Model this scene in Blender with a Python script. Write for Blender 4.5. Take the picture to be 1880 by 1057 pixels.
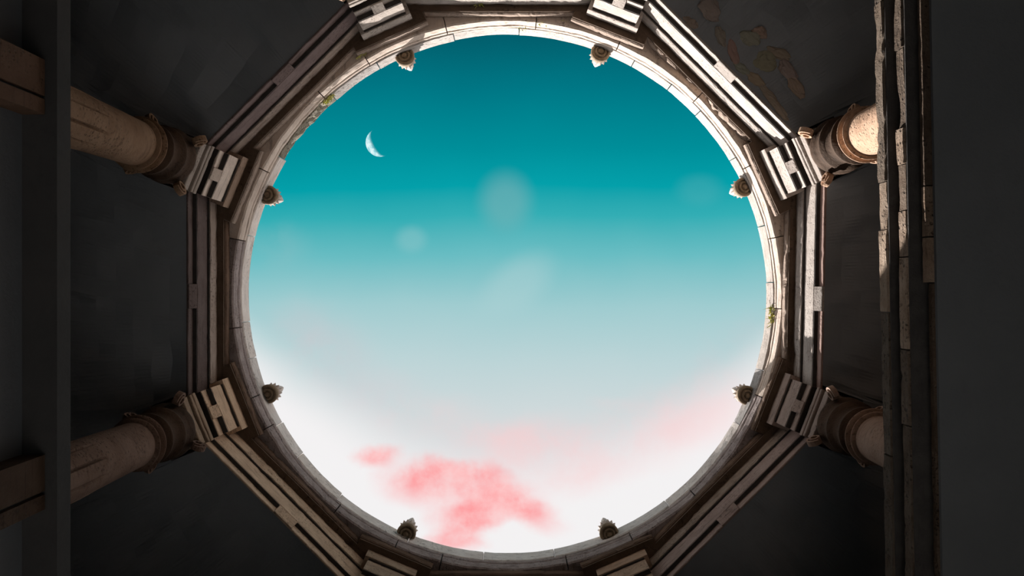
import bpy, bmesh, math, random
from mathutils import Vector, Matrix, noise
from math import sin, cos, tan, pi, radians, degrees, sqrt, atan2

for o in list(bpy.data.objects):
    bpy.data.objects.remove(o, do_unlink=True)
SC = bpy.context.scene
COL = SC.collection
random.seed(7)

# ------------------------------------------------------------------ camera
# The visitor stands on the floor (z = 0) and looks straight up; image right = +X, image down = +Y.
F = 1462.0                    # focal length in pixels of the 1880 wide frame
EYE = 1.6
cam = bpy.data.cameras.new('camera')
cam.sensor_width = 36.0
cam.lens = F / 1880.0 * 36.0
cam.clip_end = 2000
camo = bpy.data.objects.new('camera', cam)
camo.location = (0, 0, EYE)
camo.rotation_euler = (pi, 0, 0)
COL.objects.link(camo)
SC.camera = camo

SC.view_settings.view_transform = 'Standard'
SC.view_settings.look = 'None'
SC.view_settings.exposure = 0.0
SC.view_settings.gamma = 1.0
SC.view_settings.use_curve_mapping = False

# ------------------------------------------------------------------ sun
SUN_AZ, SUN_EL, SUN_E = -52.5, 46.0, 11.5
d = Vector((cos(radians(SUN_AZ)) * cos(radians(SUN_EL)), sin(radians(SUN_AZ)) * cos(radians(SUN_EL)), -sin(radians(SUN_EL))))
sl = bpy.data.lights.new('sun', 'SUN')
sl.energy = SUN_E
sl.angle = radians(0.5)
sl.color = (1.0, 0.95, 0.91)
so = bpy.data.objects.new('sun', sl)
so.rotation_euler = d.to_track_quat('-Z', 'Y').to_euler()
so.location = (-6, 9, 16)
COL.objects.link(so)


# ------------------------------------------------------------------ node helpers
def lin(r, g, b):
    def f(c):
        c /= 255.0
        return c / 12.92 if c <= 0.04045 else ((c + 0.055) / 1.055) ** 2.4
    return (f(r), f(g), f(b), 1.0)


class NT:
    def __init__(self, tree):
        self.t = tree
        self.t.nodes.clear()

    def n(self, typ, **kw):
        nd = self.t.nodes.new(typ)
        for k, v in kw.items():
            setattr(nd, k, v)
        return nd

    def put(self, sock, v):
        if isinstance(v, bpy.types.NodeSocket):
            self.t.links.new(v, sock)
        else:
            sock.default_value = v

    def m(self, op, a, b=None, c=None, clamp=False):
        nd = self.n('ShaderNodeMath', operation=op, use_clamp=clamp)
        self.put(nd.inputs[0], a)
        if b is not None:
            self.put(nd.inputs[1], b)
        if c is not None:
            self.put(nd.inputs[2], c)
        return nd.outputs[0]

    def smooth(self, v, a, b):
        nd = self.n('ShaderNodeMapRange', interpolation_type='SMOOTHSTEP')
        self.put(nd.inputs[0], v)
        nd.inputs[1].default_value = a
        nd.inputs[2].default_value = b
        return nd.outputs[0]

    def mix(self, f, a, b, blend='MIX'):
        nd = self.n('ShaderNodeMix', data_type='RGBA', blend_type=blend)
        self.put(nd.inputs[0], f)
        self.put(nd.inputs[6], a)
        self.put(nd.inputs[7], b)
        return nd.outputs[2]

    def ramp(self, f, stops, interp='LINEAR'):
        nd = self.n('ShaderNodeValToRGB')
        nd.color_ramp.interpolation = interp
        el = nd.color_ramp.elements
        while len(el) < len(stops):
            el.new(0.5)
        for e, (p, c) in zip(el, stops):
            e.position = p
            e.color = c
        self.put(nd.inputs[0], f)
        return nd.outputs[0]

    def noise(self, vec, scale, detail=4, rough=0.55, dist=0.0, dim='3D'):
        nd = self.n('ShaderNodeTexNoise', noise_dimensions=dim)
        self.put(nd.inputs['Vector'], vec)
        nd.inputs['Scale'].default_value = scale
        nd.inputs['Detail'].default_value = detail
        nd.inputs['Roughness'].default_value = rough
        nd.inputs['Distortion'].default_value = dist
        return nd.outputs['Fac']


# ------------------------------------------------------------------ sky: evening gradient, white glow and pink clouds
world = bpy.data.worlds.new('sky')
SC.world = world
world.use_nodes = True
N = NT(world.node_tree)
tc = N.n('ShaderNodeTexCoord')
sep = N.n('ShaderNodeSeparateXYZ')
N.put(sep.inputs[0], tc.outputs['Generated'])
zz = N.m('MAXIMUM', sep.outputs[2], 0.15)
U = N.m('MULTIPLY', N.m('DIVIDE', sep.outputs[0], zz), 1.462)     # direction on a plane high above, about 1 = 34 degrees
V = N.m('MULTIPLY', N.m('DIVIDE', sep.outputs[1], zz), 1.462)
cmb = N.n('ShaderNodeCombineXYZ')
N.put(cmb.inputs[0], U)
N.put(cmb.inputs[1], V)
P2 = cmb.outputs[0]
nA = N.noise(P2, 6.0, 5, 0.6)
nB = N.noise(P2, 14.0, 5, 0.65)
nC = N.noise(P2, 3.0, 3, 0.5)
mp = N.n('ShaderNodeMapping')
N.put(mp.inputs[0], P2)
mp.inputs['Location'].default_value = (7.3, 2.1, 0)
nD = N.noise(mp.outputs[0], 9.0, 4, 0.6)
Vw = N.m('ADD', V, N.m('MULTIPLY', N.m('SUBTRACT', nC, 0.5), 0.05))
Vr = N.m('DIVIDE', N.m('ADD', Vw, 0.5), 1.0, clamp=True)


def pv(y):
    return (y - 528.5) / 1000.0 + 0.5


sky = N.ramp(Vr, [(pv(60), lin(2, 94, 108)), (pv(160), lin(0, 119, 133)), (pv(270), lin(0, 142, 153)),
                  (pv(345), lin(4, 160, 170)), (pv(400), lin(52, 174, 181)), (pv(470), lin(106, 189, 195)),
                  (pv(560), lin(160, 204, 208)), (pv(660), lin(188, 212, 215)), (pv(770), lin(210, 218, 220)),
                  (pv(860), lin(222, 222, 224)), (pv(980), lin(240, 238, 239))])
Ud = N.m('ADD', U, N.m('MULTIPLY', N.m('SUBTRACT', nA, 0.5), 0.075))
Vd = N.m('ADD', V, N.m('MULTIPLY', N.m('SUBTRACT', nD, 0.5), 0.06))


def blob(u, v, rx, ry, rot=0.0, soft=(1.0, 0.1), dist=True):
    a, b = (Ud, Vd) if dist else (U, V)
    du = N.m('SUBTRACT', a, (u - 940) / 1000.0)
    dv = N.m('SUBTRACT', b, (v - 528.5) / 1000.0)
    c, s = cos(radians(rot)), sin(radians(rot))
    x = N.m('DIVIDE', N.m('ADD', N.m('MULTIPLY', du, c), N.m('MULTIPLY', dv, s)), rx / 1000.0)
    y = N.m('DIVIDE', N.m('SUBTRACT', N.m('MULTIPLY', dv, c), N.m('MULTIPLY', du, s)), ry / 1000.0)
    r = N.m('SQRT', N.m('ADD', N.m('MULTIPLY', x, x), N.m('MULTIPLY', y, y)))
    return N.smooth(r, *soft)


# faint pale wisps
for (u, v, rx, ry, rot, k, col) in [(928, 372, 66, 74, 0, 0.55, (116, 178, 182)), (755, 440, 40, 34, 0, 0.45, (140, 198, 202)),
                                    (948, 525, 110, 62, -38, 0.42, (176, 210, 213)), (1285, 350, 60, 40, 0, 0.25, (90, 180, 186))]:
    sky = N.mix(N.m('MULTIPLY', blob(u, v, rx, ry, rot, (1.0, 0.25), False), k), sky, lin(*col))
for (u, v, rx, ry, rot, k, col) in [(590, 650, 150, 120, 30, 0.55, (205, 198, 204)), (520, 450, 80, 60, 20, 0.3, (150, 190, 195)),
                                    (700, 730, 120, 70, 0, 0.5, (216, 205, 210)), (1340, 640, 120, 80, -30, 0.35, (210, 200, 206))]:
    sky = N.mix(N.m('MULTIPLY', N.m('MULTIPLY', blob(u, v, rx, ry, rot, (1.0, 0.0)), k), N.smooth(nA, 0.3, 0.65)), sky, lin(*col))
# white glow low in the sky
wv = N.m('ADD', V, N.m('MULTIPLY', N.m('MULTIPLY', U, U), 1.0))
wv = N.m('ADD', wv, N.m('MULTIPLY', N.m('SUBTRACT', nC, 0.5), 0.07))
sky = N.mix(N.smooth(wv, 0.26, 0.42), sky, (0.90, 0.885, 0.89, 1))
# pink haze
for (u, v, rx, ry, rot, k) in [(1000, 822, 240, 80, -4, 0.75), (1240, 775, 280, 95, -20, 0.62), (1125, 742, 70, 20, 0, 0.4),
                               (900, 800, 110, 34, 0, 0.5), (790, 770, 150, 60, 0, 0.35), (1060, 880, 160, 50, -10, 0.5)]:
    sky = N.mix(N.m('MULTIPLY', N.m('MULTIPLY', blob(u, v, rx, ry, rot, (1.0, 0.0)), k), N.smooth(nA, 0.2, 0.7)), sky, lin(251, 205, 206))
# the pink cloud: overlapping soft lobes, then modulated
cl = None
for (u, v, rx, ry, rot) in [(790, 884, 115, 52, 2), (850, 872, 95, 36, 4), (890, 898, 120, 48, 16), (955, 930, 100, 36, 24), (868, 938, 95, 42, -10),
                            (860, 968, 90, 26, -16), (838, 992, 60, 20, 4), (690, 838, 52, 26, -8)]:
    bb = N.m('SUBTRACT', 1.0, blob(u, v, rx, ry, rot, (1.15, 0.1)))
    cl = bb if cl is None else N.m('MULTIPLY', cl, bb)
cl = N.m('SUBTRACT', 1.0, cl)
cl = N.m('MULTIPLY', cl, N.m('ADD', 0.62, N.m('MULTIPLY', N.smooth(nD, 0.32, 0.6), 0.38)))
pinkv = N.mix(N.smooth(N.m('ADD', N.m('MULTIPLY', nB, 0.5), N.m('MULTIPLY', nA, 0.5)), 0.36, 0.62), lin(255, 198, 198), lin(254, 150, 153))
sky = N.mix(cl, sky, pinkv)
bg = N.n('ShaderNodeBackground')
N.put(bg.inputs[0], sky)
bg.inputs[1].default_value = 1.0
wo = N.n('ShaderNodeOutputWorld')
N.put(wo.inputs[0], bg.outputs[0])


# ------------------------------------------------------------------ stone materials
def stone(name, base, light, stain, stain_amt=0.5, scale=5.0, bump=0.25, pits=0.0, rough=0.85):
    m = bpy.data.materials.new(name)
    m.use_nodes = True
    K = NT(m.node_tree)
    tc = K.n('ShaderNodeTexCoord')
    oi = K.n('ShaderNodeObjectInfo')
    off = K.n('ShaderNodeVectorMath', operation='SCALE')
    cx = K.n('ShaderNodeCombineXYZ')
    for i in range(3):
        K.put(cx.inputs[i], oi.outputs['Random'])
    K.put(off.inputs[0], cx.outputs[0])
    off.inputs['Scale'].default_value = 31.0
    add = K.n('ShaderNodeVectorMath', operation='ADD')
    K.put(add.inputs[0], tc.outputs['Object'])
    K.put(add.inputs[1], off.outputs[0])
    v = add.outputs[0]
    n1 = K.noise(v, scale, 6, 0.6)
    n2 = K.noise(v, scale * 7, 5, 0.7)
    n3 = K.noise(v, scale * 0.45, 3, 0.5, 0.6)
    st = K.n('ShaderNodeMapping')
    K.put(st.inputs[0], v)
    st.inputs['Scale'].default_value = (1.0, 0.22, 2.4)
    n4 = K.noise(st.outputs[0], scale * 3.2, 5, 0.65)
    c = K.mix(K.smooth(n1, 0.3, 0.7), base, light)
    c = K.mix(K.m('MULTIPLY', K.smooth(n4, 0.52, 0.74), stain_amt), c, stain)
    c = K.mix(K.m('MULTIPLY', K.m('MULTIPLY', K.smooth(n2, 0.52, 0.68), K.smooth(n3, 0.42, 0.6)), stain_amt * 1.2, clamp=True), c, stain)
    c = K.mix(1.0, c, oi.outputs['Color'], 'MULTIPLY')
    h = K.m('ADD', K.m('MULTIPLY', n1, 0.6), K.m('MULTIPLY', n2, 0.4))
    if pits > 0:
        vo = K.n('ShaderNodeTexVoronoi')
        K.put(vo.inputs['Vector'], v)
        vo.inputs['Scale'].default_value = 26.0
        pit = K.m('MULTIPLY', K.smooth(vo.outputs['Distance'], 0.32, 0.1), K.smooth(n3, 0.4, 0.6))
        c = K.mix(K.m('MULTIPLY', pit, pits), c, stain)
        h = K.m('SUBTRACT', h, K.m('MULTIPLY', pit, pits))
    bp = K.n('ShaderNodeBump')
    bp.inputs['Strength'].default_value = bump
    bp.inputs['Distance'].default_value = 0.05
    K.put(bp.inputs['Height'], h)
    bs = K.n('ShaderNodeBsdfPrincipled')
    K.put(bs.inputs['Base Color'], c)
    bs.inputs['Roughness'].default_value = rough
    bs.inputs['Specular IOR Level'].default_value = 0.15
    K.put(bs.inputs['Normal'], bp.outputs[0])
    out = K.n('ShaderNodeOutputMaterial')
    K.put(out.inputs[0], bs.outputs[0])
    return m


M_BAND = stone('pale_limestone', (0.36, 0.31, 0.275, 1), (0.46, 0.41, 0.37, 1), (0.075, 0.058, 0.05, 1), 0.6, 5.0, 0.35, 0.35)
M_DARK = stone('dark_shade_stone', (0.12, 0.085, 0.06, 1), (0.18, 0.13, 0.095, 1), (0.03, 0.022, 0.016, 1), 0.6, 3.0, 0.5)  # dark brown; also paints shade under cornices, in recesses and on bells
M_RING = stone('rim_limestone', (0.66, 0.59, 0.54, 1), (0.80, 0.74, 0.69, 1), (0.12, 0.09, 0.075, 1), 0.6, 4.0, 0.4)
M_COURSE = stone('weathered_rim_moulding', (0.31, 0.255, 0.24, 1), (0.44, 0.375, 0.355, 1), (0.05, 0.036, 0.036, 1), 0.75, 7.0, 0.6)
M_RUBBLE = stone('pitted_stone', (0.44, 0.36, 0.25, 1), (0.58, 0.50, 0.38, 1), (0.05, 0.035, 0.022, 1), 0.8, 6.0, 1.0, 0.9)
M_FINIAL = stone('carved_stone', (0.22, 0.165, 0.11, 1), (0.34, 0.27, 0.19, 1), (0.04, 0.03, 0.02, 1), 0.5, 14.0, 0.4)
M_COLUMN = stone('column_stone', (0.36, 0.26, 0.19, 1), (0.47, 0.365, 0.285, 1), (0.08, 0.055, 0.04, 1), 0.5, 4.0, 0.5, 0.5)
M_CEIL = stone('plastered_vault', (0.265, 0.28, 0.295, 1), (0.295, 0.31, 0.325, 1), (0.22, 0.22, 0.22, 1), 0.15, 1.6, 0.3)
M_WALL = stone('dark_wall_stone', (0.022, 0.022, 0.022, 1), (0.03, 0.03, 0.03, 1), (0.015, 0.015, 0.015, 1), 0.4, 1.5, 0.4)
M_PLASTER = stone('wall_plaster', (0.36, 0.35, 0.34, 1), (0.42, 0.41, 0.40, 1), (0.2, 0.2, 0.2, 1), 0.3, 1.5, 0.3)
M_DARK_LEDGE = stone('dark_ledge_stone', (0.05, 0.048, 0.046, 1), (0.062, 0.058, 0.055, 1), (0.04, 0.04, 0.04, 1), 0.3, 2.0, 0.4)  # plain near-black tone for the left ledge
M_FLOOR = stone('floor_stone', (0.46, 0.46, 0.46, 1), (0.54, 0.54, 0.54, 1), (0.36, 0.36, 0.36, 1), 0.3, 2.0, 0.2)
M_SLOT_SHADE = stone('slot_shade', (0.045, 0.04, 0.037, 1), (0.065, 0.058, 0.052, 1), (0.03, 0.026, 0.024, 1), 0.4, 9.0, 0.4)  # near-black colour that paints the shade in the slots
M_LEDGE = stone('ledge_stone', (0.30, 0.225, 0.165, 1), (0.42, 0.34, 0.27, 1), (0.05, 0.036, 0.028, 1), 0.8, 8.0, 1.0, 0.6)


def plain(name, c1, c2, scale=20.0, rough=0.7):
    m = bpy.data.materials.new(name)
    m.use_nodes = True
    K = NT(m.node_tree)
    tc = K.n('ShaderNodeTexCoord')
    c = K.mix(K.smooth(K.noise(tc.outputs['Object'], scale, 2), 0.35, 0.65), c1, c2)
    bs = K.n('ShaderNodeBsdfPrincipled')
    K.put(bs.inputs['Base Color'], c)
    bs.inputs['Roughness'].default_value = rough
    out = K.n('ShaderNodeOutputMaterial')
    K.put(out.inputs[0], bs.outputs[0])
    return m


M_LEAF = plain('yellow_green_leaf', (0.42, 0.46, 0.06, 1), (0.66, 0.62, 0.20, 1))
M_STEM = plain('dry_stem', (0.30, 0.22, 0.10, 1), (0.42, 0.34, 0.18, 1))


# ------------------------------------------------------------------ mesh helpers
def link(name, bm, mat, parent=None, color=None, smooth=False):
    bmesh.ops.recalc_face_normals(bm, faces=bm.faces[:])
    me = bpy.data.meshes.new(name)
    bm.to_mesh(me)
    bm.free()
    me.materials.append(mat)
    if smooth:
        me.polygons.foreach_set('use_smooth', [True] * len(me.polygons))
    o = bpy.data.objects.new(name, me)
    COL.objects.link(o)
    if parent is not None:
        o.parent = parent
    if color:
        o.color = (color[0], color[1], color[2], 1)
    return o


def empty(name, loc, rz=0.0):
    o = bpy.data.objects.new(name, None)
    o.empty_display_size = 0.2
    o.location = loc
    o.rotation_euler = (0, 0, rz)
    COL.objects.link(o)
    return o


def tag(o, label, cat, group=None):
    o['label'] = label
    o['category'] = cat
    if group:
        o['group'] = group
    return o


def struct(o, label=None):
    o['kind'] = 'structure'
    if label:
        o['label'] = label
    return o


def wob(p, seed, f=2.0):
    return noise.noise(Vector((p[0] * f + seed * 17.3, p[1] * f - seed * 5.1, p[2] * f + seed * 3.7)))


def rprof(ri, ro, zb, zt, ch=0.008):
    """rectangular section, inner edges eased; (R, z) pairs, the flag says how much the point may chip"""
    return [(ro, zb, 0), (ri + ch, zb, 1), (ri, zb + ch, 1), (ri, zt - ch, 1), (ri + ch, zt, 1), (ro, zt, 0)]


def sweep(bm, prof, t0, t1, n, amp=0.004, chip=0.0, seed=1.0):
    """section swept along the tangent (local y); t0, t1: end positions as functions of R"""
    rows = []
    for i in range(n + 1):
        s = i / n
        row = []
        for (R, z, w) in prof:
            t = t0(R) * (1 - s) + t1(R) * s
            p = Vector((R, t, z))
            if w:
                p.x += amp * w * (0.35 * wob(p, seed, 2.0) + 0.5 * wob(p, seed + 9, 14))
                p.z += amp * w * 0.35 * wob(p, seed + 4, 4.0)
                if chip:
                    k = max(0.0, wob((0, t, z * 1.5), seed + 2, 3.0) - 0.3) * chip * 1.6
                    k += max(0.0, wob((0, t, z * 2), seed + 6, 15.0) - 0.25) * chip
                    p.x += k * w
            row.append(bm.verts.new(p))
        rows.append(row)
    m = len(prof)
    for i in range(n):
        for j in range(m):
            bm.faces.new((rows[i][j], rows[i][(j + 1) % m], rows[i + 1][(j + 1) % m], rows[i + 1][j]))
    bm.faces.new(rows[0][::-1])
    bm.faces.new(rows[-1])


def arc(bm, prof, a0, a1, n, amp=0.004, chip=0.0, seed=1.0, vj=0.0016):
    rows = []
    for i in range(n + 1):
        row = []
        for (R, z, w) in prof:
            g = vj if w else 0.0
            a = a0 + g + (a1 - a0 - 2 * g) * i / n
            q = (cos(a) * R, sin(a) * R, z)
            r = R
            zz = z
            if w:
                r += amp * w * (wob(q, seed, 3.0) + 0.6 * wob(q, seed + 3, 13))
                zz += amp * w * wob(q, seed + 5, 3.0)
                if chip:
                    r += max(0.0, wob(q, seed + 7, 5.0) - 0.1) * chip * w + max(0.0, wob(q, seed + 8, 14) - 0.15) * chip * 0.7 * w
            row.append(bm.verts.new((cos(a) * r, sin(a) * r, zz)))
        rows.append(row)
    m = len(prof)
    for i in range(n):
        for j in range(m):
            bm.faces.new((rows[i][j], rows[i][(j + 1) % m], rows[i + 1][(j + 1) % m], rows[i + 1][j]))
    bm.faces.new(rows[0][::-1])
    bm.faces.new(rows[-1])


def lathe(bm, prof, n=32, cx=0.0, cy=0.0, mod=None, close=True):
    rows = []
    for (r, z) in prof:
        row = []
        for k in range(n):
            a = 2 * pi * k / n
            rr = mod(r, z, a) if mod else r
            row.append(bm.verts.new((cx + rr * cos(a), cy + rr * sin(a), z)))
        rows.append(row)
    for i in range(len(rows) - 1):
        for k in range(n):
            bm.faces.new((rows[i][k], rows[i][(k + 1) % n], rows[i + 1][(k + 1) % n], rows[i + 1][k]))
    if close:
        bm.faces.new(rows[0][::-1])
        bm.faces.new(rows[-1])


def box(bm, x0, x1, y0, y1, z0, z1):
    vs = [bm.verts.new(p) for p in ((x0, y0, z0), (x1, y0, z0), (x1, y1, z0), (x0, y1, z0),
                                     (x0, y0, z1), (x1, y0, z1), (x1, y1, z1), (x0, y1, z1))]
    for f in ((0, 3, 2, 1), (4, 5, 6, 7), (0, 1, 5, 4), (1, 2, 6, 5), (2, 3, 7, 6), (3, 0, 4, 7)):
        bm.faces.new([vs[i] for i in f])


def H(Z):          # height above the eye -> height above the floor
    return Z + EYE


# ------------------------------------------------------------------ levels of the entablature (r = distance from its axis in the picture)
CX, CY = -0.066, 0.063        # axis of the octagon
RX, RY = -0.049, 0.072        # axis of the round rim
Z0 = 8.0
RC = 582 * Z0 / F
Z1 = RC * F / 573
RB = 565.5 * Z1 / F
Z2 = RB * F / 547
RA = 540 * Z2 / F
Z3 = RA * F / 529.5
RK = 514 * Z3 / F
Z4 = RK * F / 507
RL = 503 * Z4 / F
Z5 = RL * F / 490.5
RU = 488.5 * Z5 / F
Z6 = RU * F / 474.5
R_OUT = 3.205
R_BLK = 3.74
HW_B, HW_A, HW_K = 0.243, 0.285, 0.42

# sides and corner blocks, angles as in the picture (clockwise from the right)
BLOCKS = [  # angle, key
    (21.0, 'rl'), (66.7, 'br'), (113.0, 'bl'), (158.0, 'll'), (202.4, 'lu'), (246.0, 'tl'), (291.3, 'tr'), (336.0, 'ru')]
BA = {k: a for a, k in BLOCKS}
SIDES = [(45, 'rl', 'br', 'br'), (90, 'br', 'bl', 'b'), (135, 'bl', 'll', 'bl'), (180, 'll', 'lu', 'l'),
         (225, 'lu', 'tl', 'tl'), (270, 'tl', 'tr', 't'), (315, 'tr', 'ru', 'tr'), (361.2, 'ru', 'rl', 'r')]


def end_at(side_a, block_a, hw, sgn):
    """t of the block's flank seen in the frame of the side, as a function of R; sgn +1: block lies at larger angle"""
    dl = radians((block_a - side_a + 180) % 360 - 180)
    def f(R):
        # points r*n_b - sgn*hw*t_b ; n_b=(cos dl, sin dl), t_b=(-sin dl, cos dl)
        r = (R - sgn * hw * sin(dl)) / cos(dl)
        return r * sin(dl) - sgn * hw * cos(dl) - sgn * 0.004
    return f


# ------------------------------------------------------------------ setting: ceiling, walls, floor, roof
def octagon_hole(a):
    """edge of the ceiling: straight behind the beams, notched behind the corner blocks"""
    r = 3.211 / max(cos(a - radians(x[0])) for x in SIDES)
    for (b, k) in BLOCKS:
        dd = (a - radians(b) + pi) % (2 * pi) - pi
        if abs(dd) < 0.5 and abs(3.75 * tan(dd)) < 0.30:
            r = max(r, 3.75 / cos(dd))
    return r


def quad_ring(bm, hole, half, zb, zt, n=96, cx=0.0, cy=0.0, rough=0.0, rings=9):
    """square slab with a hole, radially divided so it can be rough"""
    bot, top = [], []
    for i in range(rings + 1):
        s = i / rings
        rb, rt = [], []
        for k in range(n):
            a = 2 * pi * k / n
            ro = half / max(abs(cos(a)), abs(sin(a)))
            hr = hole(a)
            x = cx * (1 - s) + (hr * (1 - s) + ro * s) * cos(a)
            y = cy * (1 - s) + (hr * (1 - s) + ro * s) * sin(a)
            dz = rough * (abs(wob((x, y, 0), 3, 1.6)) + 0.6 * abs(wob((x, y, 0), 8, 4.5))) if 0 < i < rings else 0
            rb.append(bm.verts.new((x, y, zb + dz)))
            rt.append(bm.verts.new((x, y, zt)))
        bot.append(rb)
        top.append(rt)
    for i in range(rings):
        for k in range(n):
            k2 = (k + 1) % n
            bm.faces.new((bot[i][k], bot[i][k2], bot[i + 1][k2], bot[i + 1][k]))
            bm.faces.new((top[i][k], top[i][k2], top[i + 1][k2], top[i + 1][k]))
    for k in range(n):
        k2 = (k + 1) % n
        bm.faces.new((bot[0][k], bot[0][k2], top[0][k2], top[0][k]))
        bm.faces.new((bot[-1][k], bot[-1][k2], top[-1][k2], top[-1][k]))


bm = bmesh.new()
quad_ring(bm, octagon_hole, 6.2, H(8.02), H(Z4), n=720, cx=CX, cy=CY, rough=0.10, rings=16)
ceil_o = struct(link('ceiling', bm, M_CEIL), 'dark rough vault around the round opening')
rnd = random.Random(11)
for (u, v, sx_, sy_, ra) in [(1302, 15, 34, 26, 60), (1268, 42, 20, 12, 30), (1322, 68, 26, 12, 70), (1345, 100, 34, 14, 75), (1375, 70, 28, 20, 20), (1362, 128, 24, 12, 35),
                             (1385, 145, 30, 12, 35), (1405, 115, 30, 24, 10), (1430, 100, 30, 14, 30), (1445, 130, 34, 16, 55), (1412, 178, 34, 12, 50), (1460, 160, 34, 14, 55),
                             (1432, 205, 32, 11, 55), (1395, 60, 20, 14, 0)]:
    b = bmesh.new()
    bmesh.ops.create_icosphere(b, subdivisions=3, radius=1.0)
    x, y = (u - 940) / F * 8.04, (v - 528.5) / F * 8.04
    ca, sa = cos(radians(ra)), sin(radians(ra))
    for vv in b.verts:
        q = vv.co * (1.15 + .5 * wob(vv.co, u * .1, 1.2) + .3 * wob(vv.co, v * .1, 3.1))
        px, py = q.x * sx_ / F * 8 * .62, q.y * sy_ / F * 8 * .62
        vv.co = (x + px * ca - py * sa, y + px * sa + py * ca, H(8.03) + q.z * .03)
    link('stone', b, M_CEIL, ceil_o, tuple(k * rnd.uniform(.85, 1.1) for k in (1.3, 1.0, .78)))

bm = bmesh.new()
quad_ring(bm, lambda a: 3.36, 6.4, H(Z4) + 0.001, H(Z4) + 0.25, cx=CX, cy=CY)
struct(link('trim_roof', bm, M_CEIL))

bm = bmesh.new()
box(bm, -6.2, 6.2, -6.2, 6.2, -0.2, 0.0)
struct(link('floor', bm, M_FLOOR))
# lower walls, thick; the columns stand on the ledges that crown them. An unseen doorway is added to the back wall
# so that sun on the floor bounces up and brightens the dark vault.
LEDGE = 4.69
FILL_DOOR = (-2.0, 1.7, 4.6)
BK = 4.3
for nm, (boxes, mat) in {
        'wall_left': ([(-6.2, -2.80, -6.2, BK, 0.0, H(LEDGE - 0.14))], M_CEIL),
        'wall_right': ([(3.5, 6.2, -6.2, BK, 0.0, H(4.625))], M_PLASTER),
        'wall_front': ([(-2.79, 3.49, -6.2, -2.8, 0.0, H(LEDGE - 0.14))], M_WALL),
        'wall_back': ([(-2.79, FILL_DOOR[0], 2.8, BK, 0.0, H(LEDGE - 0.14)), (FILL_DOOR[1], 3.49, 2.8, BK, 0.0, H(LEDGE - 0.14)),
                       (FILL_DOOR[0], FILL_DOOR[1], 2.8, BK, FILL_DOOR[2], H(LEDGE - 0.14))], M_PLASTER)}.items():
    bm = bmesh.new()
    for bx in boxes:
        box(bm, *bx)
    struct(link(nm, bm, mat))
bpy.data.objects['wall_left'].color = (.42, .42, .42, 1)
for nm, (x0, x1, y0, y1, zb) in {'wall_outer_left': (-6.4, -6.201, -6.2, BK, 0), 'wall_outer_right': (6.201, 6.4, -6.2, BK, 0),
                                 'wall_outer_front': (-6.4, 6.4, -6.4, -6.201, 0), 'wall_outer_back': (-6.4, 6.4, BK + .001, BK + .2, H(LEDGE - 0.139))}.items():
    bm = bmesh.new()
    box(bm, x0, x1, y0, y1, zb, H(8.0) if nm == "wall_outer_back" else H(9.9))
    struct(link(nm, bm, M_WALL))
# ledges over the front, back and left walls
bm = bmesh.new()
box(bm, -6.2, -2.60, -6.2, BK, H(LEDGE - 0.139), H(LEDGE))
struct(link('trim_left', bm, M_DARK_LEDGE), 'dark ledge that hides the feet of the left columns')
for nm, (y0, y1) in {'trim_front': (-6.2, -2.6), 'trim_back': (2.6, BK)}.items():
    bm = bmesh.new()
    box(bm, -2.599, 2.30, y0, y1, H(LEDGE - 0.139), H(LEDGE))
    struct(link(nm, bm, M_WALL))

# right ledge: three projecting courses over a deep soffit, the whole a little out of square
tr_ = empty('trim_right', (0, 0, 0), radians(-1.15))
struct(tr_, 'ledge of three stone courses, edges catching the sun, at right')


def course(pieces, x_in, zb, zt, seed, amp, chip, color):  # piece tones: black crust, and painted shade away from the sunlit stretch
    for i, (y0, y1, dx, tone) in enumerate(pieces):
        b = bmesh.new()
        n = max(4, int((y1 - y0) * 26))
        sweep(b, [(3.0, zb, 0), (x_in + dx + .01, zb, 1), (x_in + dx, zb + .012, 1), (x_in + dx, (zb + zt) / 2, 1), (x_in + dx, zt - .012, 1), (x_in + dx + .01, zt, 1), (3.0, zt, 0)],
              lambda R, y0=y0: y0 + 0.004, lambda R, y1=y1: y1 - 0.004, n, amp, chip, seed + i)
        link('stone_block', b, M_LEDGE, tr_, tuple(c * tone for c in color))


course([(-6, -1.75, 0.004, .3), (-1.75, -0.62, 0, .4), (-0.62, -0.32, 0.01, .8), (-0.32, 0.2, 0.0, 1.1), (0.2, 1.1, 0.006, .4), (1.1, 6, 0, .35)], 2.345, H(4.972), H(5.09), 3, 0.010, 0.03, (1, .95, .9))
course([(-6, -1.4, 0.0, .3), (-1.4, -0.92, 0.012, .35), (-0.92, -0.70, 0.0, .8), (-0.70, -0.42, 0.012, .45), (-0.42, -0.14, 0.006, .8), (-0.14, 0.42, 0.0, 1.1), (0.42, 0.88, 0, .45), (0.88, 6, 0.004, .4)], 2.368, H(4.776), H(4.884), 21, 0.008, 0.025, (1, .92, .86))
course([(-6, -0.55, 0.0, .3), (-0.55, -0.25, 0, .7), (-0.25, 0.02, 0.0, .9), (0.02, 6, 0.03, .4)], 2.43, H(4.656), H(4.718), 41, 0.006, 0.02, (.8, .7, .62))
bm = bmesh.new()
box(bm, 2.55, 3.0, -6, 6, H(4.886), H(4.958))
link('recess_course', bm, M_CEIL, tr_)
bm = bmesh.new()
box(bm, 2.55, 3.0, -6, 6, H(4.720), H(4.762))
link('recess_course', bm, M_CEIL, tr_)
for (x_, z_) in ((2.357, 4.972), (2.380, 4.776)):  # added dark strips stand for the shade under the upper two courses
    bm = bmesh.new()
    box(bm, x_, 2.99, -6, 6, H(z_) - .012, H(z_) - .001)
    link('slot_shade', bm, M_SLOT_SHADE, tr_)
bm = bmesh.new()
box(bm, 3.003, 6.1, -6, 6, H(4.655), H(5.09))
link('ledge_top', bm, M_WALL, tr_)
bm = bmesh.new()
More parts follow.
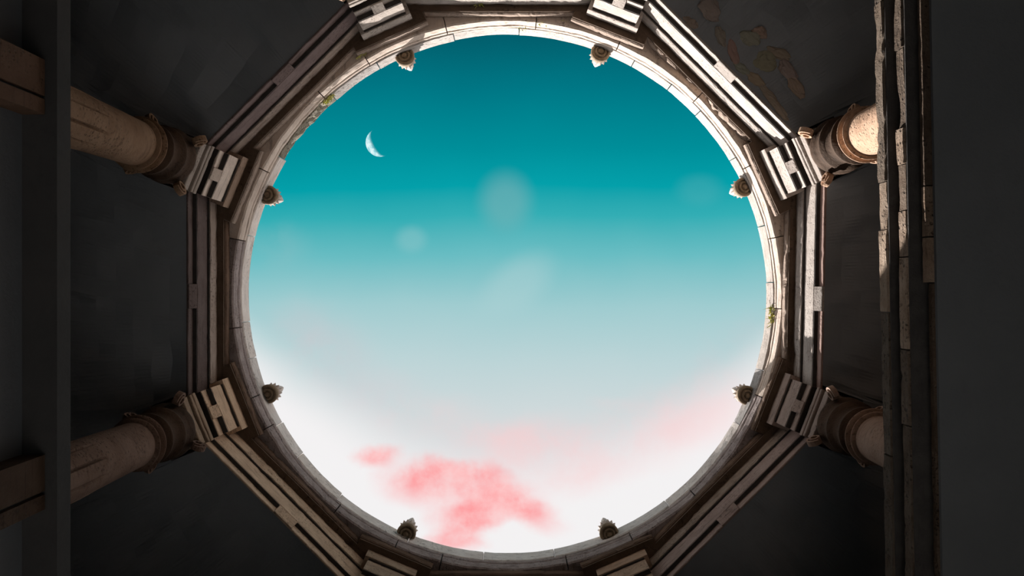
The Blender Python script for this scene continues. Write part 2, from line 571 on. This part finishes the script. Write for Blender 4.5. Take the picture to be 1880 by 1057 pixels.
box(bm, 2.47, 6.1, -6, 6, H(4.63), H(4.654))
link('soffit', bm, M_CEIL, tr_, (.38, .37, .36))

# ------------------------------------------------------------------ the octagon: eight straight beams
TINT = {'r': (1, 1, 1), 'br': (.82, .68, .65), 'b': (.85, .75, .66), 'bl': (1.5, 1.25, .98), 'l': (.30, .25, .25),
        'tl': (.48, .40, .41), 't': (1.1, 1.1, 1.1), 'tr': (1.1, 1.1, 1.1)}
BEAM_LABEL = {
    'r': 'sunlit pale stone beam standing upright along the right edge of the opening, violet-brown outer strip',
    'br': 'shaded mauve-brown stone beam slanting below the lower right rim of the opening',
    'b': 'dark stone beam under the bottom rim, mostly below the edge of the view',
    'bl': 'tan stone beam slanting below the lower left rim, with two long slots and a bridge',
    'l': 'very dark upright stone beam with one grey speckled strip along the left rim',
    'tl': 'dim purple-brown stone beam slanting across the upper left corner of the octagon',
    't': 'bright stone beam with black lichen along the top edge, between the two top corner blocks',
    'tr': 'brightest white stone beam slanting across the upper right, two black slots and a bridge'}
def g_end(sa, ba, sgn):
    return end_at(sa, ba, HW_A, sgn)


def slot_shades(e, z, f0, f1, g0, g1, gaps, n, r_out, rb=None):
    """thin dark strips painted as shade under the middle fascia and, set back, under the upper moulding; darkened slab for the shade under the cornice"""
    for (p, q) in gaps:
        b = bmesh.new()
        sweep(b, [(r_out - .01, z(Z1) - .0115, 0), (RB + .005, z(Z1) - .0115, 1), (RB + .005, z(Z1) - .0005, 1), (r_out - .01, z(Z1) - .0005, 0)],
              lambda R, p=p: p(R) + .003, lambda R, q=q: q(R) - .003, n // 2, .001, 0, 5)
        link('slot_shade', b, M_SLOT_SHADE, e)
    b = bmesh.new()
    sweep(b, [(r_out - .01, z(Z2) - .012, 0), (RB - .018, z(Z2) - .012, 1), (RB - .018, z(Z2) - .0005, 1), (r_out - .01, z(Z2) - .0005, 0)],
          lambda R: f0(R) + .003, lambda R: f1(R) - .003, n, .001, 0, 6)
    link('slot_shade', b, M_SLOT_SHADE, e)
    b = bmesh.new()
    sweep(b, [(r_out - .01, z(Z3) - .014, 0), (RK + .022, z(Z3) - .014, 1), (RK + .018, z(Z3) - .0005, 1), (r_out - .01, z(Z3) - .0005, 0)],
          lambda R: g0(R) + .003, lambda R: g1(R) - .003, n, .004, 0, 7)
    link('soffit_shade', b, M_DARK, e, (.75, .7, .66))


for (a, k0, k1, key) in SIDES:
    e = empty('architrave_beam', (CX, CY, H(Z0)), radians(a))
    tag(e, BEAM_LABEL[key], 'beam', 'straight beams of the octagon')
    a0, a1 = BA[k0], BA[k1]
    sd = a * 0.37 + 2
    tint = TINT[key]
    z = lambda Z: Z - Z0
    # lower fascia in two lengths, a bridge stone between them
    br = 0.125
    sh = -0.02
    f0, f1 = end_at(a, a0, HW_B, -1), end_at(a, a1, HW_B, 1)
    for (p, q) in ((f0, lambda R: sh - br), (lambda R: sh + br, f1)):
        bm = bmesh.new()
        sweep(bm, rprof(RC, R_OUT, z(Z0), z(Z1), 0.006), p, q, 16, 0.004, 0.010, sd)
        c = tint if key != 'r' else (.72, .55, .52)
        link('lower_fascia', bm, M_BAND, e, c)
    bm = bmesh.new()
    sweep(bm, [(R_OUT, z(Z0) + .004, 0), (RC - .002, z(Z0) + .004, 1), (RC - .006, z(Z0) + .010, 1), (RB + .002, z(Z1) - .001, 1), (R_OUT, z(Z1) - .001, 0)], lambda R: sh - br + 0.002, lambda R: sh + br - 0.002, 6, 0.003, 0.006, sd + 1)
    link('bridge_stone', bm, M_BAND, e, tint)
    bm = bmesh.new()
    sweep(bm, rprof(RB, R_OUT, z(Z1), z(Z2), 0.008), f0, f1, 40, 0.006, 0.012, sd + 2)
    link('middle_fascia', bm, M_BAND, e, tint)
    slot_shades(e, z, f0, f1, g_end(a, a0, -1), g_end(a, a1, 1), [(f0, lambda R: sh - br), (lambda R: sh + br, f1)], 24, R_OUT)
    # upper moulding: lower fillet, then a shallow ogee
    g0, g1 = end_at(a, a0, HW_A, -1), end_at(a, a1, HW_A, 1)
    zA, zB = z(Z2), z(Z3)
    pr = [(R_OUT, zA, 0), (RA + 0.012, zA, 1), (RA + 0.006, zA + .02, 1), (RA + 0.004, zA + .05, 1), (RA - 0.006, zA + .08, 1),
          (RA - 0.002, zA + .12, 1), (RA, zB - .01, 1), (RA + .01, zB, 1), (R_OUT, zB, 0)]
    bm = bmesh.new()
    sweep(bm, pr, g0, g1, 44, 0.008, 0.02, sd + 3)
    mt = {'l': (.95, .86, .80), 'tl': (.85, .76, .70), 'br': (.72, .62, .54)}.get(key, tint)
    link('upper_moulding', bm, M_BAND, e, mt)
    # cornice: dark soffit and thin lip; flank meets the corner cornice
    h0, h1 = end_at(a, a0, HW_K, -1), end_at(a, a1, HW_K, 1)
    zA, zB = z(Z3), z(Z4)
    bm = bmesh.new()
    big = {'tr': 0.12, 'r': 0.05, 'bl': 0.04}.get(key, 0.02)
    sweep(bm, [(R_OUT, zA, 0), (RK + .05, zA, 0.5), (RK + .012, zA + .012, 1), (RK, zA + .03, 1), (RK, zB - .008, 1), (RK + .01, zB, 0.6), (R_OUT, zB, 0)],
          h0, h1, 60, 0.008, big, sd + 5)
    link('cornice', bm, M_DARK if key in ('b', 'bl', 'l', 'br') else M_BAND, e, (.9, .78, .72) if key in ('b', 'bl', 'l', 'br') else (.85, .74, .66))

# ------------------------------------------------------------------ eight corner blocks over the columns
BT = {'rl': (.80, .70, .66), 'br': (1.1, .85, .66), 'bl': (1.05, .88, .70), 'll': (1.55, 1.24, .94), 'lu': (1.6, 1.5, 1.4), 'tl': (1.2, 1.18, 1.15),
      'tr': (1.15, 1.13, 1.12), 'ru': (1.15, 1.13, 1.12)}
BLOCK_LABEL = {
    'rl': 'grey-brown weathered corner block with black streaks, below the right end of the sunlit upright beam',
    'br': 'dim brown corner block cut off by the bottom edge, right of the bottom beam',
    'bl': 'dim brown corner block cut off by the bottom edge, left of the bottom beam',
    'll': 'tan corner block with an H-shaped face over the lower left column',
    'lu': 'pale speckled corner block with an H-shaped face over the upper left column',
    'tl': 'white sunlit corner block at the top edge, on the side of the moon',
    'tr': 'white sunlit corner block at the top edge, beside the brightest slanting beam',
    'ru': 'white sunlit corner block with an H-shaped face, next to the brightly lit column neck'}
for (a, key) in BLOCKS:
    e = empty('corner_block', (CX, CY, H(Z0)), radians(a))
    tag(e, BLOCK_LABEL[key], 'block', 'corner blocks over the columns')
    sd = a * 0.21 + 40
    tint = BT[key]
    z = lambda Z: Z - Z0
    w = HW_B
    for (p, q) in ((-w, -0.065), (0.065, w)):
        bm = bmesh.new()
        sweep(bm, rprof(RC + .012, R_BLK, z(Z0), z(Z1) - .001, 0.006), lambda R, p=p: p, lambda R, q=q: q, 6, 0.003, 0.006, sd)
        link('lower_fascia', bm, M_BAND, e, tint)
    bm = bmesh.new()
    sweep(bm, [(R_BLK, z(Z0) + .006, 0), (RC + .008, z(Z0) + .006, 1), (RC + .004, z(Z0) + .012, 1), (RB + .002, z(Z1) - .001, 1), (R_BLK, z(Z1) - .001, 0)], lambda R: -0.063, lambda R: 0.063, 4, 0.003, 0.004, sd + 1)
    link('bridge_stone', bm, M_BAND, e, tint)
    bm = bmesh.new()
    sweep(bm, rprof(RB, R_BLK, z(Z1), z(Z2), 0.009), lambda R: -w, lambda R: w, 14, 0.004, 0.012, sd + 2)
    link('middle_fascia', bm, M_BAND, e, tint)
    cst = lambda v: (lambda R: v)
    slot_shades(e, z, cst(-w), cst(w), cst(-HW_K + .004), cst(HW_K - .004), [(cst(-w), cst(-.065)), (cst(.065), cst(w))], 10, R_BLK)
    zA, zB = z(Z2), z(Z3)
    pr = [(R_BLK, zA, 0), (RA + 0.010, zA, 1), (RA + 0.004, zA + .02, 1), (RA + 0.002, zA + .05, 1), (RA - 0.004, zA + .09, 1), (RA, zB - .01, 1), (RA + .01, zB, 1), (R_BLK, zB, 0)]
    bm = bmesh.new()
    sweep(bm, pr, lambda R: -HW_A, lambda R: HW_A, 14, 0.004, 0.012, sd + 3)
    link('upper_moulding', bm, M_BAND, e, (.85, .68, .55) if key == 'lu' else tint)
    zA, zB = z(Z3), z(Z4)
    bm = bmesh.new()
    sweep(bm, [(R_BLK, zA, 0), (RK + .05, zA, 0.5), (RK + .012, zA + .012, 1), (RK, zA + .03, 1), (RK, zB - .008, 1), (RK + .01, zB, 0.6), (R_BLK, zB, 0)],
          lambda R: -HW_K, lambda R: HW_K, 30, 0.008, 0.03, sd + 5)
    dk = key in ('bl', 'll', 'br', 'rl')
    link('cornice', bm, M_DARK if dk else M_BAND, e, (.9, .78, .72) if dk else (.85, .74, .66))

# ------------------------------------------------------------------ columns
COLR = 3.455
COL_LABEL = {
    'ru': 'stone column with a sunlit peach neck, cut off by the right ledge',
    'rl': 'dark brown stone column in the shade of the right ledge, lower of the two on the right',
    'lu': 'dim brown column with fluted lower shaft at upper left, running out from the pale speckled block',
    'll': 'dim purple-brown column with fluted lower shaft at lower left, running out from the tan block',
    'tl': 'column under the white top corner block on the side of the moon',
    'tr': 'column under the white top corner block beside the brightest beam',
    'bl': 'column under the dim bottom corner block left of the bottom beam',
    'br': 'column under the dim bottom corner block right of the bottom beam'}
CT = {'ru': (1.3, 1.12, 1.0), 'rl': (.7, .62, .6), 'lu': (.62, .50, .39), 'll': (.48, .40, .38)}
SH0 = 5.20


def shaft_mod(r, z, a):
    Z = z + SHB
    if Z < H(6.02):
        k = (a / (2 * pi) * 10) % 1.0
        depth = min(1.0, (H(6.02) - Z) / 0.12)
        if k < 0.09 or k > 0.91:
            return r - 0.022 * depth
        return r + 0.006 * depth
    return r


meshes = {}
for (a, key) in BLOCKS:
    foot = 5.095 if key in ('ru', 'rl') else LEDGE
    ang = radians(a)
    SHB = H(foot)
    e = empty('stone_column', (CX + COLR * cos(ang), CY + COLR * sin(ang), SHB + 0.002), ang)
    tag(e, COL_LABEL[key], 'column', 'columns around the opening')
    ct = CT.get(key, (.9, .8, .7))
    zz = lambda Z: H(Z) - SHB - 0.002
    # base
    bm = bmesh.new()
    b = 0.0
    box(bm, -.27, .27, -.27, .27, 0, 0.08)
    lathe(bm, [(.255, b + .081), (.27, b + .11), (.27, b + .14), (.25, b + .165), (.235, b + .18), (.24, b + .21), (.255, b + .225), (.25, b + .25), (.225, b + .27)], 32)
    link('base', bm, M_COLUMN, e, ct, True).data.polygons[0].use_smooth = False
    # shaft
    bm = bmesh.new()
    zs = [0.271]
    while zs[-1] < zz(6.86):
        zs.append(min(zs[-1] + 0.11, zz(6.86)))
    pr = []
    z6 = zz(6.86)
    for q in zs:
        s = (q - .271) / (z6 - .271)
        pr.append((0.218 - 0.020 * s + 0.004 * sin(pi * s), q))
    lathe(bm, pr, 100, mod=shaft_mod)
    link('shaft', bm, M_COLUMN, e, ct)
    # two neck rings
    for (zc, rr, tr) in ((6.885, .212, .022), (6.965, .224, .026)):
        bm = bmesh.new()
        n = 8
        p = [(.17, zz(zc) - tr)] + [(rr - tr + 2 * tr * max(0, sin(pi * i / n)) , zz(zc) - tr + 2 * tr * i / n) for i in range(n + 1)] + [(.17, zz(zc) + tr)]
        lathe(bm, p, 48)
        link('neck_ring', bm, M_COLUMN, e, ct, True)
    # bell of the capital
    bm = bmesh.new()
    lathe(bm, [(.185, zz(6.992)), (.19, zz(7.06)), (.2, zz(7.10)), (.235, zz(7.12)), (.235, zz(7.15)), (.205, zz(7.17)), (.21, zz(7.25)), (.225, zz(7.32)),
               (.255, zz(7.35)), (.255, zz(7.38)), (.235, zz(7.40)), (.25, zz(7.48)), (.27, zz(7.53)), (.262, zz(7.57))], 48)
    link('capital_bell', bm, M_DARK, e, (.42, .34, .28), True)  # bell colour darkened for the shade under the overhang
    # slabs between bell and block
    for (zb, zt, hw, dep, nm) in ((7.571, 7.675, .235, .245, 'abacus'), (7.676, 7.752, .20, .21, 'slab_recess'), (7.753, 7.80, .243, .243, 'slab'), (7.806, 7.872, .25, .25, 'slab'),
                                  (7.873, 7.986, .21, .20, 'slab_recess'), (7.987, 7.999, .242, .250, 'slate_shade_recess')):
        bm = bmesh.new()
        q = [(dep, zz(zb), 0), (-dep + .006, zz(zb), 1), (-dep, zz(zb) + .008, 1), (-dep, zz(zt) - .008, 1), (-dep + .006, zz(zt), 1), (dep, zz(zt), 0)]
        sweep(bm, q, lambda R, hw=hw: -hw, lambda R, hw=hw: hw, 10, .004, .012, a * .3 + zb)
        link(nm.replace('slate_shade_recess', 'slot_shade'), bm, M_SLOT_SHADE if 'slate' in nm else M_DARK if 'recess' in nm else M_BAND, e, (.6, .55, .5) if 'recess' in nm else tuple(c * (.5 if key in ('lu', 'll') else .85) for c in BT[key]))  # near-black plate, dark recesses and dimmed slabs off the sun paint shade
    # corner volutes with curled leaves
    for sx in (-1, 1):
        for sy in (-1, 1):
            bm = bmesh.new()
            dirv = Vector((sx, sy, 0)).normalized()
            side = Vector((-dirv.y, dirv.x, 0))
            c0 = Vector((sx * .20, sy * .20, zz(7.50)))
            pts = []
            for i in range(34):          # spiral scroll
                th = -0.55 * pi + i / 33 * 3.6 * pi
                rr = 0.070 * (1 - i / 42) + 0.004
                pts.append((c0 + dirv * (.055 + rr * cos(th)) + Vector((0, 0, rr * sin(th))), .022 + .022 * (i / 33)))
            rows = []
            for i, (p, hw) in enumerate(pts):
                cc = c0 + dirv * .055
                o_ = (p - cc).normalized() * .010
                rows.append([bm.verts.new(p + side * hw + o_), bm.verts.new(p - side * hw + o_), bm.verts.new(p - side * hw - o_), bm.verts.new(p + side * hw - o_)])
            for i in range(len(rows) - 1):
                for j in range(4):
                    bm.faces.new((rows[i][j], rows[i][(j + 1) % 4], rows[i + 1][(j + 1) % 4], rows[i + 1][j]))
            bm.faces.new(rows[0][::-1])
            bm.faces.new(rows[-1])
            link('volute', bm, M_COLUMN, e, ct)

# pilasters on the lower left wall
for (y0, y1, lab) in ((-1.30, -0.99, 'dim brown pilaster with a long groove below the left ledge, beside the upper left corner'),
                      (0.95, 1.26, 'nearly black pilaster below the left ledge, beside the lower left corner')):
    e = empty('wall_pilaster', (-2.80, (y0 + y1) / 2, 0.0))
    tag(e, lab, 'pilaster', 'pilasters under the left ledge')
    hw = (y1 - y0) / 2
    for (p, q) in ((-hw, hw - .105), (hw - .085, hw)):
        bm = bmesh.new()
        sweep(bm, [(0.001, 0.0, 0), (.130, 0.0, 1), (.138, 0.01, 1), (.138, H(LEDGE - .142) - .01, 1), (.130, H(LEDGE - .142), 1), (.001, H(LEDGE - .142), 0)],
              lambda R, p=p: p, lambda R, q=q: q, 4, .003, 0, y0)
        link('pilaster_strip', bm, M_COLUMN, e, (.30, .23, .19) if y0 < 0 else (.17, .14, .12))
    bm = bmesh.new()
    box(bm, .001, .11, hw - .104, hw - .086, 0, H(LEDGE - .142))
    link('groove', bm, M_WALL, e)

# ------------------------------------------------------------------ the round rim: two courses of stones
rim = empty('stone_rim', (RX, RY, H(Z4)))
tag(rim, 'round stone rim of the opening, two courses of curved blocks against the sky', 'rim')
UP = [174.0, 166.0, 150.4, 142.2, 129.7, 112.0, 95.3, 79.8, 52.7, 29.3, 16.6, -2.6, -15.0, -31.0, -43.6, -52.0, -61.5, -87.5, -101.8, -119.5, -131.4, -148.9, -167.2]
UP = sorted(x % 360 for x in UP)
zr = lambda Z: Z - Z4
for i, a0 in enumerate(UP):
    a1 = UP[(i + 1) % len(UP)]
    if a1 <= a0:
        a1 += 360
    mid = ((a0 + a1) / 2) % 360
    rough = 209 < mid < 230 or 241 < mid < 246.5 and False
    jr = random.uniform(-.006, .006)
    gap = 0.0003
    zt = zr(Z6) + random.uniform(-.012, .012)
    zb = zr(Z5) + .001
    ri = RU + jr
    bm = bmesh.new()
    n = max(4, int((a1 - a0) * .9))
    mid_bulge = [(3.34, zb, 0), (ri + .012, zb, 1), (ri, zb + .012, 1), (ri - .002, zb + (zt - zb) * .4, 1), (ri - .002, zb + (zt - zb) * .7, 1), (ri, zt - .016, 1), (ri + .03, zt, 0), (3.34, zt, 0)]
    arc(bm, mid_bulge, radians(a0) + gap, radians(a1) - gap, n, 0.016 if rough else 0.004, 0.05 if rough else 0.006, i + 11.0)
    v = random.uniform(.93, 1.04)
    warm = random.uniform(-.03, .03)
    v *= 1.17 if 25 < mid < 205 else .66  # shaded stones brightened, sunlit ones dimmed, to even the light by colour
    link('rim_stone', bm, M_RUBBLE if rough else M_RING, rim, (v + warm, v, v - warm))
LOW = sorted(x % 360 for x in [173.0, 158.0, 151.0, 128.5, 114.0, 104.0, 77.5, 63.0, 47.0, 22.0, 3.0, -12.0, -28.0, -46.0, -66.0, -84.0, -103.0, -121.0, -133.0, -153.0, -168.5])
for i, a0 in enumerate(LOW):
    a1 = LOW[(i + 1) % len(LOW)]
    if a1 <= a0:
        a1 += 360
    mid = ((a0 + a1) / 2) % 360
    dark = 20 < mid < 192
    zb, zt = 0.001, zr(Z5)
    jr = random.uniform(-.004, .006)
    r = RL + jr
    bm = bmesh.new()
    n = max(4, int((a1 - a0) * .9))
    arc(bm, [(3.34, zb, 0), (r + .02, zb, 1), (r + .004, zb + .015, 1), (r, zb + .06, 1), (r - .003, zb + .10, 1), (r + .004, zb + .15, 1), (r - .006, zb + .165, 1), (r - .006, zt - .01, 1), (r + .006, zt, 1), (3.34, zt, 0)],
        radians(a0) + .0003, radians(a1) - .0003, n, 0.005, 0.014, i + 71.0)
    v = random.uniform(.92, 1.05)
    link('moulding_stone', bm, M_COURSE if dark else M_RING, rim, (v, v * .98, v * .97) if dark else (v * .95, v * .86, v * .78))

# ------------------------------------------------------------------ eight carved finials on the rim
FIN = [(22.9, 'carved finial on the shaded right rim, below the green tuft, its tip pointing left'),
       (67.0, 'dark carved finial on the bottom rim, right of the pink cloud'),
       (113.0, 'dark carved finial on the bottom rim, left of the pink cloud'),
       (157.4, 'dark carved finial on the left rim against the white glow'),
       (202.5, 'dark carved finial on the left rim against the blue-green sky'),
       (246.6, 'carved finial on the top rim nearest above the moon'),
       (291.0, 'carved finial with bright round rings on the white top rim, right of the moon'),
       (335.6, 'carved finial on the sunlit right rim against the blue-green sky')]
FR = 478 * 8.98 / F
for fi, (a, lab) in enumerate(FIN):
    ang = radians(a)
    e = empty('carved_finial', (RX + FR * cos(ang), RY + FR * sin(ang), H(8.98)), ang)
    tag(e, lab, 'finial', 'finials on the rim')
    wall = RU - FR - 0.012

    def cut(bm):
        for v in bm.verts:
            lim = wall - 0.002
            if v.co.x > lim:
                v.co.x = lim
    # turned boss with concentric rings on the underside
    bm = bmesh.new()
    lathe(bm, [(.001, -.030), (.018, -.028), (.028, -.016), (.030, .004), (.040, .006), (.046, -.014), (.058, -.016), (.064, .002), (.066, .016), (.076, .016), (.082, .002),
               (.094, .002), (.104, .014), (.110, .034), (.108, .060), (.100, .072)], 40)
    cut(bm)
    link('ringed_boss', bm, M_FINIAL, e, (1, .95, .9), True)
    bm = bmesh.new()
    lathe(bm, [(.088, .0725), (.094, .085), (.098, .105), (.092, .125), (.085, .135)], 32)
    cut(bm)
    link('collar', bm, M_FINIAL, e, (1.2, 1.1, 1.0), True)
    # leaf crown
    for k in range(11):
        ka = pi + (k - 5) * radians(25)
        if cos(ka) * .1 > wall - .03:
            continue
        bm = bmesh.new()
        dv = Vector((cos(ka), sin(ka), 0))
        sv = Vector((-sin(ka), cos(ka), 0))
        rows = []
        for (r, zq, hw) in ((.080, .12, .020), (.092, .15, .022), (.098, .178, .016), (.106, .192, .006)):
            p = dv * r + Vector((0, 0, zq))
            rows.append([bm.verts.new(p + sv * hw), bm.verts.new(p + dv * .010), bm.verts.new(p - sv * hw), bm.verts.new(p - dv * .014)])
        for i in range(3):
            for j in range(4):
                bm.faces.new((rows[i][j], rows[i][(j + 1) % 4], rows[i + 1][(j + 1) % 4], rows[i + 1][j]))
        bm.faces.new(rows[0][::-1])
        bm.faces.new(rows[-1])
        cut(bm)
        link('crown_leaf', bm, M_RING, e, (.8, .72, .66))
    # pointed bud
    bm = bmesh.new()
    def ribs(r, z, t):
        return r * (1 + .05 * cos(8 * t))
    lathe(bm, [(.056, .1355), (.066, .17), (.068, .23), (.062, .32), (.048, .43), (.027, .54), (.006, .625), (.001, .632)], 32, mod=ribs)
    cut(bm)
    link('bud_tip', bm, M_RING, e, (.9, .86, .84), True)

# ------------------------------------------------------------------ plants rooted in the joints
PLANTS = [(1418, 577, 8.96, 0.13, 60, 'bushy yellow-green tuft growing on the right rim'),
          (603, 181, 8.90, 0.09, 34, 'small yellow tuft on the upper left rim beside the pitted stone'),
          (960, 46, 8.90, 0.10, 34, 'trailing yellow-green weed on the top rim, leftmost of three'),
          (990, 41, 8.74, 0.08, 26, 'low yellow weed on the cornice above the top rim, middle of three'),
          (1037, 40, 8.72, 0.07, 22, 'tiny weed at the joint near the right top block'),
          (1200, 103, 8.76, 0.06, 22, 'tiny yellow weed on the cornice beneath the brightest beam'),
          (1338, 266, 8.95, 0.07, 26, 'pale weed on the sunlit rim below the broken cornice'),
          (880, 8, 8.55, 0.08, 26, 'hanging yellow-green weed on the top beam by the edge of the view'),
          (662, 102, 8.66, 0.06, 20, 'tiny yellow weed at the corner of the cornice near the moon')]
for pi_, (u, v, Z, size, cnt, lab) in enumerate(PLANTS):
    p = Vector(((u - 940) / F * Z, (v - 528.5) / F * Z, H(Z)))
    inward = Vector((RX - p.x, RY - p.y, 0)).normalized()
    e = empty('weed_tuft', p)
    tag(e, lab, 'plant', 'weeds in the joints of the rim')
    rnd = random.Random(pi_ + 3)
    bm = bmesh.new()
    bs = bmesh.new()
    side = Vector((-inward.y, inward.x, 0))
    for k in range(cnt):
        base = side * rnd.gauss(0, size * .45) + Vector((0, 0, rnd.uniform(-.3, .3) * size))
        dr = (inward * rnd.uniform(.05, .45) + side * rnd.uniform(-1, 1) + Vector((0, 0, rnd.uniform(-.9, .6)))).normalized()
        ln = size * rnd.uniform(.4, .9)
        w = size * rnd.uniform(.06, .12)
        sv = dr.cross(Vector((rnd.uniform(-1, 1), rnd.uniform(-1, 1), rnd.uniform(-1, 1)))).normalized()
        up = dr.cross(sv).normalized()
        a_, b_, c_, d_ = base, base + dr * ln * .45 + sv * w + up * w * .4, base + dr * ln, base + dr * ln * .45 - sv * w + up * w * .4
        vs = [bm.verts.new(q) for q in (a_, b_, c_, d_)]
        lo = bm.verts.new(base + dr * ln * .5 - up * w * .15)
        bm.faces.new((vs[0], vs[1], vs[2]))
        bm.faces.new((vs[0], vs[2], vs[3]))
        bm.faces.new((vs[0], lo, vs[1]))
        bm.faces.new((vs[1], lo, vs[2]))
        bm.faces.new((vs[2], lo, vs[3]))
        bm.faces.new((vs[3], lo, vs[0]))
        if k % 4 == 0:
            q0 = base - inward * .0
            q1 = base + dr * ln * .8
            r_ = size * .02
            t1 = sv * r_
            t2 = up * r_
            A = [bs.verts.new(q0 + o_) for o_ in (t1, t2, -t1, -t2)]
            B = [bs.verts.new(q1 + o_ * .5) for o_ in (t1, t2, -t1, -t2)]
            for j in range(4):
                bs.faces.new((A[j], A[(j + 1) % 4], B[(j + 1) % 4], B[j]))
    lf = link('leaves', bm, M_LEAF, e)
    lf['kind'] = 'stuff'
    st = link('stems', bs, M_STEM, e)
    st['kind'] = 'stuff'

# ------------------------------------------------------------------ the moon
MD = 320.0
bm = bmesh.new()
bmesh.ops.create_uvsphere(bm, u_segments=64, v_segments=40, radius=25.3 / F * MD)
mm = bpy.data.materials.new('moonlight')
mm.use_nodes = True
K = NT(mm.node_tree)
geo = K.n('ShaderNodeNewGeometry')
tcm = K.n('ShaderNodeTexCoord')
nrm = K.n('ShaderNodeVectorMath', operation='NORMALIZE')
K.put(nrm.inputs[0], tcm.outputs['Object'])
dt = K.n('ShaderNodeVectorMath', operation='DOT_PRODUCT')
K.put(dt.inputs[0], nrm.outputs[0])
dt.inputs[1].default_value = Vector((-.93 * .93, .368 * .93, .36)).normalized()
nm_ = K.noise(tcm.outputs['Object'], 0.5, 6, 0.65)
colm = K.mix(K.smooth(nm_, 0.38, 0.62), lin(150, 214, 224), lin(226, 250, 252))
em = K.n('ShaderNodeEmission')
K.put(em.inputs[0], colm)
em.inputs[1].default_value = 1.0
trn = K.n('ShaderNodeBsdfTransparent')
mx = K.n('ShaderNodeMixShader')
K.put(mx.inputs[0], K.m('MULTIPLY', K.smooth(dt.outputs['Value'], -0.02, 0.30), K.m('SUBTRACT', 1.0, geo.outputs['Backfacing'])))
K.put(mx.inputs[1], trn.outputs[0])
K.put(mx.inputs[2], em.outputs[0])
out = K.n('ShaderNodeOutputMaterial')
K.put(out.inputs[0], mx.outputs[0])
mo = link('moon', bm, mm, None, None, True)
mo.location = ((697 - 940) / F * MD, (262 - 528.5) / F * MD, H(MD))
tag(mo, 'pale crescent moon in the blue-green evening sky', 'moon')
